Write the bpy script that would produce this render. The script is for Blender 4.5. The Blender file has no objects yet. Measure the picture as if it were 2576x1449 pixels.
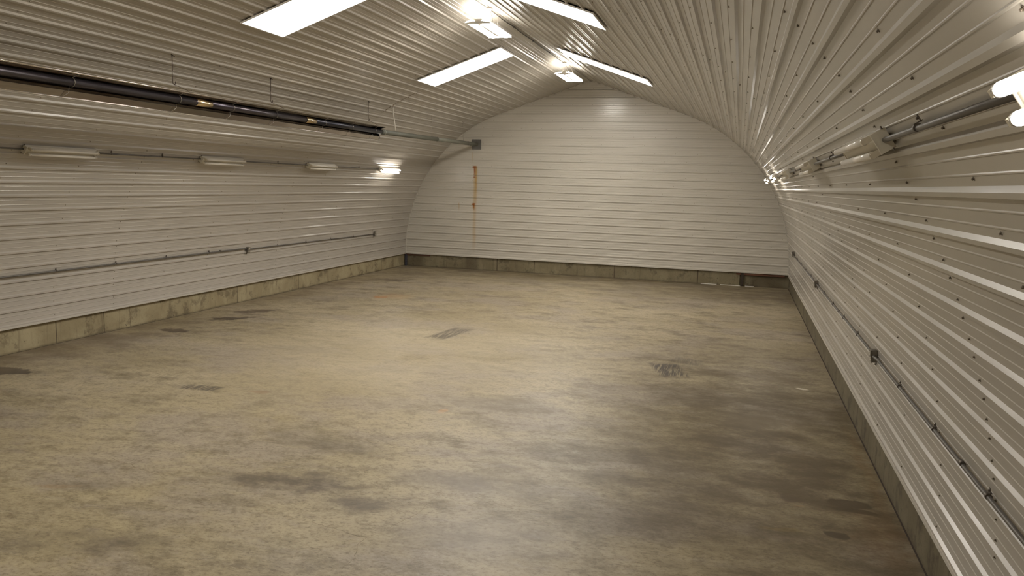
import bpy, bmesh, math, random
from mathutils import Vector, Matrix

random.seed(7)
scene = bpy.context.scene
COL = scene.collection
PI = math.pi

# ------------------------------------------------------------------ camera
YAW, PITCH, ROLL = 0.282697645, -0.135825758, 0.0290242138
CAM = Vector((4.35257, 0.0, 2.71622))
FPX = 1932.677


def cam_axes():
    cy, sy, cp, sp = math.cos(YAW), math.sin(YAW), math.cos(PITCH), math.sin(PITCH)
    f = Vector((-sy * cp, cy * cp, sp))
    r = Vector((cy, sy, 0))
    u = r.cross(f)
    c, s = math.cos(ROLL), math.sin(ROLL)
    return c * r + s * u, -s * r + c * u, f


CR, CU, CF = cam_axes()
cd = bpy.data.cameras.new('camera')
cd.sensor_width = 36.0
cd.lens = 36.0 * FPX / 2576.0
cd.clip_start = 0.05
cd.clip_end = 200
cam = bpy.data.objects.new('camera', cd)
cam.matrix_world = Matrix(((CR.x, CU.x, -CF.x, CAM.x), (CR.y, CU.y, -CF.y, CAM.y), (CR.z, CU.z, -CF.z, CAM.z), (0, 0, 0, 1)))
COL.objects.link(cam)
scene.camera = cam

# ------------------------------------------------------------------ world, exposure
w = bpy.data.worlds.new('world')
w.use_nodes = True
w.node_tree.nodes['Background'].inputs[0].default_value = (0.02, 0.02, 0.02, 1)
w.node_tree.nodes['Background'].inputs[1].default_value = 0.0
scene.world = w
vs = scene.view_settings
vs.view_transform = 'Standard'
vs.look = 'None'
vs.gamma = 1.0
vs.use_curve_mapping = False
vs.exposure = 0.0
try:
    scene.cycles.max_bounces = 6
    scene.cycles.diffuse_bounces = 4
    scene.cycles.glossy_bounces = 3
    scene.cycles.adaptive_threshold = 0.06
    scene.cycles.adaptive_min_samples = 16
    scene.cycles.caustics_reflective = False
    scene.cycles.sample_clamp_indirect = 6.0
except Exception:
    pass

SKY_L = 8.0          # radiance of the daylight through the skylights
SKY_C = (1.0, 0.965, 0.95)
RIDGE_L = 97.0       # ridge fluorescent lamps
RIDGE_C = (1.0, 0.945, 0.85)
TUBE_L = 22.0        # bare tubes on the side walls
TUBE_C = (1.0, 0.93, 0.84)

# ------------------------------------------------------------------ the arch
A0, B0, R0, TH = 1.29827, 0.51184, 4.49718, 0.33762
XB, ZB, PZ = 2.78793, 4.75514, 5.73387
ZC = 0.4057
PHI0 = math.asin((ZC - B0) / R0)
AL = R0 * (PI / 2 - TH - PHI0)
SL = XB / math.cos(TH)
YB, YF = 22.594, -1.8
FX = 5.83
PITCHR, T0 = 0.2195, 0.012
BS = 0.2286


def arch(t, side, off=0.0):
    """x, z on the liner at arc length t above the concrete, off = metres inward."""
    if t <= AL:
        an = PHI0 + t / R0
        x = A0 + (R0 - off) * math.cos(an)
        z = B0 + (R0 - off) * math.sin(an)
    else:
        q = t - AL
        x = XB - q * math.cos(TH) - off * math.sin(TH)
        z = ZB + q * math.sin(TH) - off * math.cos(TH)
    return side * x, z


def arch_frame(t, y, side, off=0.0):
    """matrix: X across the slope, Y along the barn, Z inward from the liner"""
    x, z = arch(t, side, off)
    an = PHI0 + min(t, AL) / R0
    n = Vector((-side * math.cos(an), 0, -math.sin(an)))
    yv = Vector((0, 1, 0))
    xv = yv.cross(n)
    m = Matrix.Identity(4)
    for i in range(3):
        m[i][0], m[i][1], m[i][2] = xv[i], yv[i], n[i]
    m[0][3], m[1][3], m[2][3] = x, y, z
    return m


# ------------------------------------------------------------------ node helpers
class NT:
    def __init__(self, name):
        self.m = bpy.data.materials.new(name)
        self.m.use_nodes = True
        self.t = self.m.node_tree
        self.b = self.t.nodes['Principled BSDF']
        self.tc = self.t.nodes.new('ShaderNodeTexCoord')

    def n(self, kind, **kw):
        nd = self.t.nodes.new('ShaderNode' + kind)
        for k, v in kw.items():
            setattr(nd, k, v)
        return nd

    def l(self, a, b):
        self.t.links.new(a, b)

    def val(self, sock, v):
        if hasattr(v, 'is_linked') or isinstance(v, bpy.types.NodeSocket):
            self.l(v, sock)
        else:
            sock.default_value = v

    def math(self, op, a, b=0.0, c=None, clamp=False):
        nd = self.n('Math', operation=op, use_clamp=clamp)
        self.val(nd.inputs[0], a)
        self.val(nd.inputs[1], b)
        if c is not None:
            self.val(nd.inputs[2], c)
        return nd.outputs[0]

    def noise(self, vec, scale, detail=4, rough=0.55, dist=0.0):
        nd = self.n('TexNoise')
        self.l(vec, nd.inputs['Vector'])
        nd.inputs['Scale'].default_value = scale
        nd.inputs['Detail'].default_value = detail
        nd.inputs['Roughness'].default_value = rough
        nd.inputs['Distortion'].default_value = dist
        return nd.outputs['Fac']

    def mapping(self, vec, loc=(0, 0, 0), rot=(0, 0, 0), scale=(1, 1, 1), kind='POINT'):
        nd = self.n('Mapping', vector_type=kind)
        self.l(vec, nd.inputs['Vector'])
        nd.inputs['Location'].default_value = loc
        nd.inputs['Rotation'].default_value = rot
        nd.inputs['Scale'].default_value = scale
        return nd.outputs[0]

    def ramp(self, fac, stops):
        nd = self.n('ValToRGB')
        self.l(fac, nd.inputs[0])
        el = nd.color_ramp.elements
        while len(el) < len(stops):
            el.new(0.5)
        for e, (p, c) in zip(el, stops):
            e.position = p
            e.color = (c[0], c[1], c[2], 1) if isinstance(c, tuple) else (c, c, c, 1)
        return nd.outputs[0]

    def smooth(self, v, lo, hi):
        nd = self.n('MapRange', interpolation_type='SMOOTHSTEP')
        self.l(v, nd.inputs[0])
        nd.inputs[1].default_value = lo
        nd.inputs[2].default_value = hi
        return nd.outputs[0]

    def mix(self, fac, a, b, mode='MIX'):
        nd = self.n('Mix', data_type='RGBA', blend_type=mode)
        self.val(nd.inputs[0], fac)
        for s, v in ((nd.inputs[6], a), (nd.inputs[7], b)):
            if isinstance(v, tuple):
                s.default_value = (v[0], v[1], v[2], 1)
            else:
                self.l(v, s)
        return nd.outputs[2]

    def bump(self, h, strength=0.2, dist=0.01):
        nd = self.n('Bump')
        nd.inputs['Strength'].default_value = strength
        nd.inputs['Distance'].default_value = dist
        self.l(h, nd.inputs['Height'])
        self.l(nd.outputs[0], self.b.inputs['Normal'])


def simple(name, col, rough=0.5, metal=0.0, var=0.12, scale=20.0, bump=0.0):
    t = NT(name)
    nz = t.noise(t.tc.outputs['Object'], scale, 4)
    c = t.mix(t.math('MULTIPLY', nz, 1.0), tuple(v * (1 - var) for v in col), tuple(min(1, v * (1 + var)) for v in col))
    t.l(c, t.b.inputs['Base Color'])
    t.b.inputs['Roughness'].default_value = rough
    t.b.inputs['Metallic'].default_value = metal
    if bump:
        t.bump(nz, bump, 0.004)
    return t.m


def emitter(name, col, strength):
    t = NT(name)
    t.b.inputs['Base Color'].default_value = (0.8, 0.8, 0.8, 1)
    t.b.inputs['Emission Color'].default_value = (*col, 1)
    t.b.inputs['Emission Strength'].default_value = strength
    return t.m


# ------------------------------------------------------------------ materials
def liner_material(back=False):
    t = NT('painted_back_liner' if back else 'painted_liner')
    v = t.tc.outputs['Object']
    st = t.mapping(v, scale=(1.0, 0.35, 1.0)) if not back else t.mapping(v, scale=(0.35, 1, 1))
    big = t.noise(st, 0.9, 5, 0.6)
    fine = t.noise(v, 60.0, 3, 0.6)
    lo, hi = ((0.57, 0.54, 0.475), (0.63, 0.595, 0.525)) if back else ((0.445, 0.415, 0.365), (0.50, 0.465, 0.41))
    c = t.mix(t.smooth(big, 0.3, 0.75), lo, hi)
    c = t.mix(t.math('MULTIPLY', t.smooth(fine, 0.45, 0.8), 0.10), c, (0.40, 0.36, 0.28))
    if back:
        sx = t.n('SeparateXYZ')
        wob = t.noise(t.mapping(v, scale=(1, 1, 0.6)), 6.0, 4)
        t.l(v, sx.inputs[0])
        x = t.math('ADD', sx.outputs[0], t.math('MULTIPLY', t.math('SUBTRACT', wob, 0.5), 0.05))
        z = sx.outputs[2]

        def streak(xc, hw, z0, z1, fade, amount, col, cc):
            d = t.math('ABSOLUTE', t.math('SUBTRACT', x, xc))
            m = t.math('SUBTRACT', 1.0, t.smooth(d, hw * 0.2, hw))
            a = t.smooth(z, z0, z0 + fade)
            b = t.math('SUBTRACT', 1.0, t.smooth(z, z1 - 0.02, z1 + 0.02))
            m = t.math('MULTIPLY', m, t.math('MULTIPLY', a, b))
            return t.mix(t.math('MULTIPLY', m, amount), cc, col)
        yel, rust = (0.46, 0.27, 0.06), (0.30, 0.09, 0.012)
        c = streak(-3.48, 0.11, 1.95, 3.20, 0.3, 0.35, (0.50, 0.36, 0.15), c)
        c = streak(-3.49, 0.08, 0.40, 3.19, 0.7, 0.38, yel, c)
        c = streak(-3.47, 0.05, 2.15, 3.19, 0.7, 0.65, yel, c)
        c = streak(-3.515, 0.045, 2.80, 3.19, 0.25, 0.95, rust, c)
        c = streak(-3.515, 0.10, 3.11, 3.20, 0.04, 0.9, rust, c)
        c = streak(-3.52, 0.05, 2.83, 2.88, 0.02, 0.8, rust, c)
        c = streak(-3.52, 0.045, 1.80, 2.06, 0.15, 0.9, (0.36, 0.14, 0.02), c)
        c = streak(-3.52, 0.08, 1.99, 2.06, 0.03, 0.9, rust, c)
        c = streak(-4.00, 0.03, 1.78, 2.06, 0.15, 0.40, yel, c)
        c = streak(-3.60, 0.02, 3.2, 3.62, 0.3, 0.3, yel, c)
    else:
        # grime held at the end lap of the sheets, high on the left slope
        sx = t.n('SeparateXYZ')
        t.l(v, sx.inputs[0])
        d = t.math('ABSOLUTE', t.math('SUBTRACT', sx.outputs[1], 16.72))
        m = t.math('SUBTRACT', 1.0, t.smooth(d, 0.012, 0.035))
        m = t.math('MULTIPLY', m, t.math('MULTIPLY', t.smooth(sx.outputs[2], 4.2, 4.35), t.math('SUBTRACT', 1.0, t.smooth(sx.outputs[2], 4.66, 4.74))))
        m = t.math('MULTIPLY', m, t.math('SUBTRACT', 1.0, t.smooth(sx.outputs[0], -0.5, 0.0)))
        br = t.smooth(t.noise(v, 9.0, 3), 0.42, 0.55)
        c = t.mix(t.math('MULTIPLY', m, t.math('MULTIPLY_ADD', br, 0.5, 0.45)), c, (0.12, 0.075, 0.03))
    t.l(c, t.b.inputs['Base Color'])
    t.l(t.math('MULTIPLY_ADD', big, 0.14, 0.17), t.b.inputs['Roughness'])
    t.b.inputs['IOR'].default_value = 1.5
    wave = t.noise(t.mapping(v, scale=(3.0, 0.5, 3.0)) if not back else t.mapping(v, scale=(0.5, 1, 3.0)), 2.2, 2, 0.4)
    t.bump(wave, 0.25, 0.012)
    return t.m


def floor_material():
    t = NT('stained_concrete_floor')
    v = t.tc.outputs['Object']
    st = t.mapping(v, rot=(0, 0, -0.25), scale=(0.72, 1.08, 1.0))
    n1 = t.noise(st, 0.42, 5, 0.62, 0.0)
    n2 = t.noise(st, 1.7, 7, 0.72, 0.0)
    n3 = t.noise(st, 7.5, 6, 0.76, 0.0)
    n4 = t.noise(st, 30.0, 4, 0.8)
    n6 = t.noise(t.mapping(v, loc=(3, 1, 0), rot=(0, 0, -0.25), scale=(0.55, 1.2, 1)), 3.4, 6, 0.74, 0.0)
    n5 = t.noise(t.mapping(v, loc=(9, 4, 2), scale=(0.7, 1.0, 1)), 0.9, 4, 0.6, 0.0)
    light, mid, dark = (0.430, 0.365, 0.245), (0.300, 0.246, 0.148), (0.120, 0.092, 0.050)
    c = t.mix(t.smooth(n1, 0.33, 0.66), mid, light)
    c = t.mix(t.math('MULTIPLY', t.smooth(n5, 0.47, 0.63), 0.62), c, (0.30, 0.255, 0.212))
    c = t.mix(t.math('MULTIPLY', t.smooth(n2, 0.46, 0.68), 0.70), c, dark)
    c = t.mix(t.math('MULTIPLY', t.smooth(n3, 0.47, 0.66), 0.50), c, dark)
    c = t.mix(t.math('MULTIPLY', t.smooth(n3, 0.50, 0.28), 0.25), c, (0.52, 0.44, 0.29))
    c = t.mix(t.math('MULTIPLY', t.smooth(n6, 0.52, 0.66), 0.38), c, (0.30, 0.255, 0.21))
    c = t.mix(t.math('MULTIPLY', t.smooth(n6, 0.46, 0.34), 0.30), c, (0.47, 0.395, 0.235))
    c = t.mix(t.math('MULTIPLY', t.smooth(n4, 0.50, 0.66), 0.50), c, dark)
    c = t.mix(t.math('MULTIPLY', t.smooth(n4, 0.46, 0.32), 0.22), c, (0.56, 0.49, 0.36))
    sx = t.n('SeparateXYZ')
    dn = t.n('TexNoise')
    t.l(v, dn.inputs['Vector'])
    dn.inputs['Scale'].default_value = 4.5
    dn.inputs['Detail'].default_value = 5
    dn.inputs['Roughness'].default_value = 0.62
    off = t.n('VectorMath', operation='MULTIPLY_ADD')
    t.l(dn.outputs['Color'], off.inputs[0])
    off.inputs[1].default_value = (0.70, 0.42, 0)
    t.l(v, off.inputs[2])
    sh = t.n('VectorMath', operation='SUBTRACT')
    t.l(off.outputs[0], sh.inputs[0])
    sh.inputs[1].default_value = (0.35, 0.21, 0)
    vd = sh.outputs[0]
    wet = None
    # (x, y, rx, ry, angle, strength, colour, softness)
    S = [
        (-5.15, 7.78, 0.50, 0.20, 0.1, 0.95, (0.045, 0.032, 0.020), .25),
        (-4.90, 10.98, 0.26, 0.17, 0.1, 0.95, (0.055, 0.036, 0.022), .35),
        (-4.70, 10.55, 0.25, 0.07, 0.4, 0.40, (0.10, 0.075, 0.050), .6),
        (-4.82, 12.35, 0.40, 0.17, 0.75, 0.95, (0.060, 0.040, 0.024), .3),
        (-4.86, 13.30, 0.50, 0.22, 0.75, 0.85, (0.085, 0.058, 0.040), .5),
        (-4.70, 18.9, 0.75, 0.35, 0.5, 0.70, (0.12, 0.088, 0.060), .8),
        (-4.40, 20.6, 1.20, 0.70, 0.2, 0.55, (0.15, 0.115, 0.075), .9),
        (-5.50, 16.5, 0.75, 3.2, 0.0, 0.70, (0.18, 0.135, 0.085), .9),
        (-5.50, 9.2, 0.90, 3.6, 0.0, 0.65, (0.17, 0.13, 0.085), .9),
        (5.46, 7.05, 0.20, 0.095, 0.2, 0.95, (0.048, 0.034, 0.022), .3),
        (5.47, 6.90, 0.22, 0.055, -0.1, 0.95, (0.048, 0.034, 0.022), .3),
        (5.27, 6.34, 0.125, 0.085, 0.0, 0.95, (0.055, 0.040, 0.026), .3),
        (4.97, 7.00, 0.13, 0.08, -0.5, 0.75, (0.085, 0.050, 0.032), .5),
        (4.85, 6.30, 0.20, 0.04, 0.1, 0.40, (0.42, 0.30, 0.06), .7),
        (5.02, 6.84, 0.05, 0.03, 0.1, 0.6, (0.40, 0.15, 0.03), .7),
        (5.60, 6.4, 0.25, 0.60, 0.0, 0.35, (0.36, 0.17, 0.06), .9),
        (5.72, 8.0, 0.08, 1.6, 0.0, 0.40, (0.36, 0.17, 0.06), .9),
        (-3.50, 16.05, 0.14, 0.22, 0.0, 0.75, (0.36, 0.13, 0.02), .6),
        (-3.30, 16.35, 0.50, 0.45, 0.2, 0.35, (0.44, 0.22, 0.06), .9),
        (-3.44, 11.9, 0.10, 0.07, 0.1, 0.8, (0.12, 0.09, 0.06), .4),
        (-1.32, 8.20, 0.17, 0.06, 0.1, 0.75, (0.22, 0.135, 0.07), .6),
        (1.12, 8.30, 0.05, 0.10, 0.1, 0.45, (0.55, 0.28, 0.10), .6),
        (-1.12, 5.02, 0.22, 0.05, 0.3, 0.35, (0.48, 0.27, 0.09), .7),
        (0.50, 6.75, 0.75, 0.26, -0.1, 0.90, (0.125, 0.10, 0.062), .8),
        (0.65, 5.78, 0.70, 0.24, 0.15, 0.95, (0.10, 0.078, 0.052), .8),
        (1.50, 5.60, 0.45, 0.20, 0.2, 0.75, (0.12, 0.096, 0.07), .8),
        (-0.20, 4.25, 0.75, 0.22, 0.3, 0.85, (0.12, 0.096, 0.065), .8),
        (-0.95, 5.10, 0.45, 0.10, 0.3, 0.70, (0.15, 0.12, 0.08), .8),
        (2.10, 6.30, 0.80, 0.25, 0.0, 0.65, (0.20, 0.168, 0.135), .8),
        (2.60, 5.40, 0.90, 0.45, 0.2, 0.55, (0.22, 0.19, 0.16), .9),
        (1.70, 8.85, 0.70, 0.36, 0.0, 0.80, (0.15, 0.12, 0.08), .8),
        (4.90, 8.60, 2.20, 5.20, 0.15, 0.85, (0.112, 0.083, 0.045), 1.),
        (3.30, 6.80, 1.50, 1.60, 0.4, 0.50, (0.14, 0.112, 0.078), 1.),
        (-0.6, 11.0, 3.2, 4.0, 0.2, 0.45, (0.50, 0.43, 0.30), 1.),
        (4.30, 13.75, 0.42, 0.11, -0.5, 0.55, (0.20, 0.16, 0.10), .7),
        (4.85, 9.30, 0.75, 0.40, 0.2, 0.40, (0.22, 0.175, 0.11), .9),
        (5.00, 11.4, 0.50, 0.50, 0.2, 0.45, (0.20, 0.155, 0.10), .9),
        (4.7, 20.6, 1.8, 1.8, 0.0, 0.80, (0.11, 0.082, 0.045), 1.),
        (5.36, 11.1, 0.10, 0.055, 0.0, 0.8, (0.80, 0.74, 0.62), .4),
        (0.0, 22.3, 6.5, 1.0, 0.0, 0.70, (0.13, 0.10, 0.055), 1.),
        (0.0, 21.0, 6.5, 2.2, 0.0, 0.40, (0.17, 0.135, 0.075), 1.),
    ]
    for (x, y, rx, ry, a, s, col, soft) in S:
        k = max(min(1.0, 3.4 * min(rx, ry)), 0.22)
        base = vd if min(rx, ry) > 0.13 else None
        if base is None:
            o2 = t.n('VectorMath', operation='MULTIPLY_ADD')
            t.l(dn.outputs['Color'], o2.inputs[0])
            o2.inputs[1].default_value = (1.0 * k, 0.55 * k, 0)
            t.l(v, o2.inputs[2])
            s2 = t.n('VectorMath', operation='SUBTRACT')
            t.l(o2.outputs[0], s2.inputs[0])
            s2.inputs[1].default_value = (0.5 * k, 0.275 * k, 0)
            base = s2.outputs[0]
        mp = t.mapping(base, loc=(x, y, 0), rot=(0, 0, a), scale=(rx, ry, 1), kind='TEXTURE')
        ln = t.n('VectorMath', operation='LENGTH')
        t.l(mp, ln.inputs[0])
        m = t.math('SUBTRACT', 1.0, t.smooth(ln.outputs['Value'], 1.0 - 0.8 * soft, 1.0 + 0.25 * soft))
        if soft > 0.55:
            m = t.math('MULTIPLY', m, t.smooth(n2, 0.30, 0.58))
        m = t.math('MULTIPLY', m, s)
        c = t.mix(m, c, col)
        if s >= 0.75 and soft < 0.6 and col[0] < 0.2:
            wet = m if wet is None else t.math('MAXIMUM', wet, m)
    # tyre scuffs: hatched rubber lines inside a soft box
    for (x, y, rx, ry, a, s, sc) in [(-0.50, 12.75, 0.22, 0.62, -0.16, 0.72, 60), (3.50, 11.5, 0.24, 0.46, 0.30, 0.98, 45),
                                     (-2.10, 8.10, 0.30, 0.13, 0.1, 0.8, 50), (3.72, 12.2, 0.30, 0.22, -0.3, 0.45, 50)]:
        mp = t.mapping(v, loc=(x, y, 0), rot=(0, 0, a), scale=(rx, ry, 1), kind='TEXTURE')
        s3 = t.n('SeparateXYZ')
        t.l(mp, s3.inputs[0])
        mm = t.math('MAXIMUM', t.math('ABSOLUTE', s3.outputs[0]), t.math('ABSOLUTE', s3.outputs[1]))
        mm = t.math('ADD', mm, t.math('MULTIPLY', t.math('SUBTRACT', n3, 0.5), 0.9))
        box = t.math('SUBTRACT', 1.0, t.smooth(mm, 0.65, 1.05))
        h = t.noise(t.mapping(v, rot=(0, 0, a), scale=(sc * 0.8, 2.0, 1)), 1.0, 2, 0.6)
        m = t.math('MULTIPLY', t.math('MULTIPLY', box, t.math('MULTIPLY_ADD', t.smooth(h, 0.36, 0.56), 0.85, 0.15)), s)
        c = t.mix(m, c, (0.065, 0.054, 0.045))
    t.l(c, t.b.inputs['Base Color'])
    r = t.math('MULTIPLY_ADD', n2, 0.30, 0.27)
    if wet is not None:
        r = t.math('SUBTRACT', r, t.math('MULTIPLY', wet, 0.05))
    t.l(r, t.b.inputs['Roughness'])
    t.b.inputs['IOR'].default_value = 1.45
    t.bump(n4, 0.08, 0.004)
    return t.m


def curb_material(name, axis, joints, tone=1.0):
    t = NT(name)
    v = t.tc.outputs['Object']
    sx = t.n('SeparateXYZ')
    t.l(v, sx.inputs[0])
    n1 = t.noise(v, 1.6, 6, 0.6, 0.4)
    drip = t.noise(t.mapping(v, scale=(6, 6, 0.7)), 1.4, 6, 0.65)
    fine = t.noise(v, 30, 6, 0.7)
    pits = t.noise(v, 22, 2, 0.5)
    k = tone
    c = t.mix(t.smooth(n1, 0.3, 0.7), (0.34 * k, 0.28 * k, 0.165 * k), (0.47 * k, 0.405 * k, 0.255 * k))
    c = t.mix(t.math('MULTIPLY', t.smooth(drip, 0.52, 0.75), 0.6), c, (0.15 * k, 0.115 * k, 0.07 * k))
    c = t.mix(t.math('MULTIPLY', t.smooth(fine, 0.5, 0.75), 0.3), c, (0.17 * k, 0.135 * k, 0.08 * k))
    c = t.mix(t.math('MULTIPLY', t.smooth(pits, 0.70, 0.76), 0.8), c, (0.06, 0.045, 0.03))
    blot = t.noise(t.mapping(v, loc=(5, 7, 1)), 2.6, 8, 0.7)
    c = t.mix(t.math('MULTIPLY', t.smooth(blot, 0.52, 0.64), 0.55), c, (0.10 * k, 0.075 * k, 0.045 * k))
    z = sx.outputs[2]
    wob = t.math('MULTIPLY', t.math('SUBTRACT', drip, 0.5), 0.03)
    a = t.math('ADD', sx.outputs[axis], wob)
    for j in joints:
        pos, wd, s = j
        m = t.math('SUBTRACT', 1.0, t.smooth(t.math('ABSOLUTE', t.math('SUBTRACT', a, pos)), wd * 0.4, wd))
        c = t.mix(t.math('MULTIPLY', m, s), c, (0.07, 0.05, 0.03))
    # scuffed dirty foot and rim
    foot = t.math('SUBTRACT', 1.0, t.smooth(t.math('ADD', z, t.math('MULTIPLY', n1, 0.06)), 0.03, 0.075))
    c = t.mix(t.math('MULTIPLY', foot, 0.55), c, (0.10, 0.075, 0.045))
    t.l(c, t.b.inputs['Base Color'])
    t.b.inputs['Roughness'].default_value = 0.85
    t.bump(fine, 0.25, 0.008)
    return t.m


M = {}
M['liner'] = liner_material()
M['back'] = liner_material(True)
M['floor'] = floor_material()
M['white_trim'] = simple('white_trim_paint', (0.56, 0.525, 0.46), 0.35, 0, 0.05)
M['frame'] = simple('skylight_frame_paint', (0.78, 0.75, 0.70), 0.4, 0, 0.03)
M['bead'] = simple('grey_gasket', (0.34, 0.33, 0.32), 0.6, 0, 0.1)
M['daylight'] = emitter('daylit_diffuser', SKY_C, SKY_L)
M['ridge_glow'] = emitter('lit_ridge_lens', RIDGE_C, RIDGE_L)
M['uplight'] = emitter('added_uplight_strip', RIDGE_C, RIDGE_L * 0.85)
M['tube_on'] = emitter('lit_fluorescent_tube', TUBE_C, TUBE_L)
M['tube_off'] = simple('unlit_fluorescent_tube', (0.86, 0.82, 0.74), 0.18, 0, 0.02)
M['cap'] = simple('aluminium_tube_cap', (0.75, 0.72, 0.66), 0.3, 0.9, 0.05)
M['enamel'] = simple('white_enamel', (0.70, 0.66, 0.56), 0.4, 0, 0.05)
M['socket'] = simple('lamp_socket_plastic', (0.66, 0.60, 0.48), 0.5, 0, 0.05)
M['conduit'] = simple('grey_conduit', (0.15, 0.14, 0.125), 0.45, 0.4, 0.15, 8)
M['strap'] = simple('zinc_strap', (0.16, 0.14, 0.12), 0.5, 0.7, 0.2)
M['box'] = simple('cast_box_metal', (0.22, 0.20, 0.165), 0.5, 0.6, 0.25, 30)
M['socket_face'] = simple('ivory_socket_face', (0.62, 0.58, 0.48), 0.45, 0, 0.03)
M['slot'] = simple('dark_slot', (0.03, 0.03, 0.03), 0.8, 0, 0.1)
M['screw'] = simple('weathered_screw_head', (0.20, 0.165, 0.125), 0.45, 0.3, 0.2)
M['screw_pale'] = simple('painted_screw_head', (0.33, 0.29, 0.23), 0.45, 0.2, 0.2)
M['tube_heater'] = simple('heat_stained_steel', (0.085, 0.075, 0.085), 0.28, 0.85, 0.45, 2.5)
M['tube_black'] = simple('blackened_steel', (0.045, 0.045, 0.055), 0.35, 0.8, 0.3, 3)
M['coupling'] = simple('stainless_coupling', (0.62, 0.50, 0.32), 0.22, 1.0, 0.15, 12)
M['rod'] = simple('rusty_threaded_rod', (0.085, 0.06, 0.045), 0.6, 0.6, 0.3, 40)
M['wire'] = simple('galvanised_wire', (0.32, 0.29, 0.25), 0.4, 0.8, 0.1)
M['vent'] = simple('weathered_vent_pipe', (0.13, 0.132, 0.105), 0.6, 0.15, 0.2, 5)
M['vent_light'] = simple('bright_vent_pipe', (0.20, 0.20, 0.165), 0.55, 0.15, 0.15, 5)
M['plate'] = simple('galvanised_wall_plate', (0.20, 0.195, 0.185), 0.4, 0.7, 0.2, 10)
M['collar'] = simple('bright_collar', (0.75, 0.73, 0.68), 0.2, 0.95, 0.05)
M['hose'] = simple('white_hose', (0.70, 0.66, 0.57), 0.5, 0, 0.05)
M['cable'] = simple('black_cable', (0.045, 0.035, 0.028), 0.6, 0, 0.2)
M['crack'] = simple('crack_dirt', (0.13, 0.10, 0.065), 0.9, 0, 0.2)
M['joint'] = simple('joint_dirt', (0.055, 0.040, 0.028), 0.9, 0, 0.3, 6)
M['timber'] = simple('red_brown_timber', (0.17, 0.072, 0.040), 0.7, 0, 0.3, 12)
M['timber_dark'] = simple('dull_timber', (0.12, 0.055, 0.032), 0.7, 0, 0.3, 12)
M['painted_daylight'] = simple('pale_painted_daylight', (0.80, 0.78, 0.72), 0.6, 0, 0.05, 30)  # pale colour in place of daylight from under the far wall
M['dark_steel'] = simple('dark_blue_steel', (0.09, 0.09, 0.12), 0.5, 0.6, 0.2)


def reflector_material():
    t = NT('polished_reflector')
    v = t.tc.outputs['Object']
    n = t.noise(t.mapping(v, scale=(3, 0.4, 3)), 1.5, 5, 0.6)
    y = t.n('SeparateXYZ')
    t.l(v, y.inputs[0])
    c = t.mix(t.smooth(n, 0.35, 0.7), (0.50, 0.46, 0.40), (0.36, 0.30, 0.26))
    t.l(c, t.b.inputs['Base Color'])
    t.b.inputs['Metallic'].default_value = 1.0
    t.l(t.math('MULTIPLY_ADD', n, 0.2, 0.10), t.b.inputs['Roughness'])
    t.bump(n, 0.15, 0.01)
    return t.m


M['reflector'] = reflector_material()
M['lip'] = simple('polished_lip', (0.78, 0.74, 0.68), 0.16, 1.0, 0.05)


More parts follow.
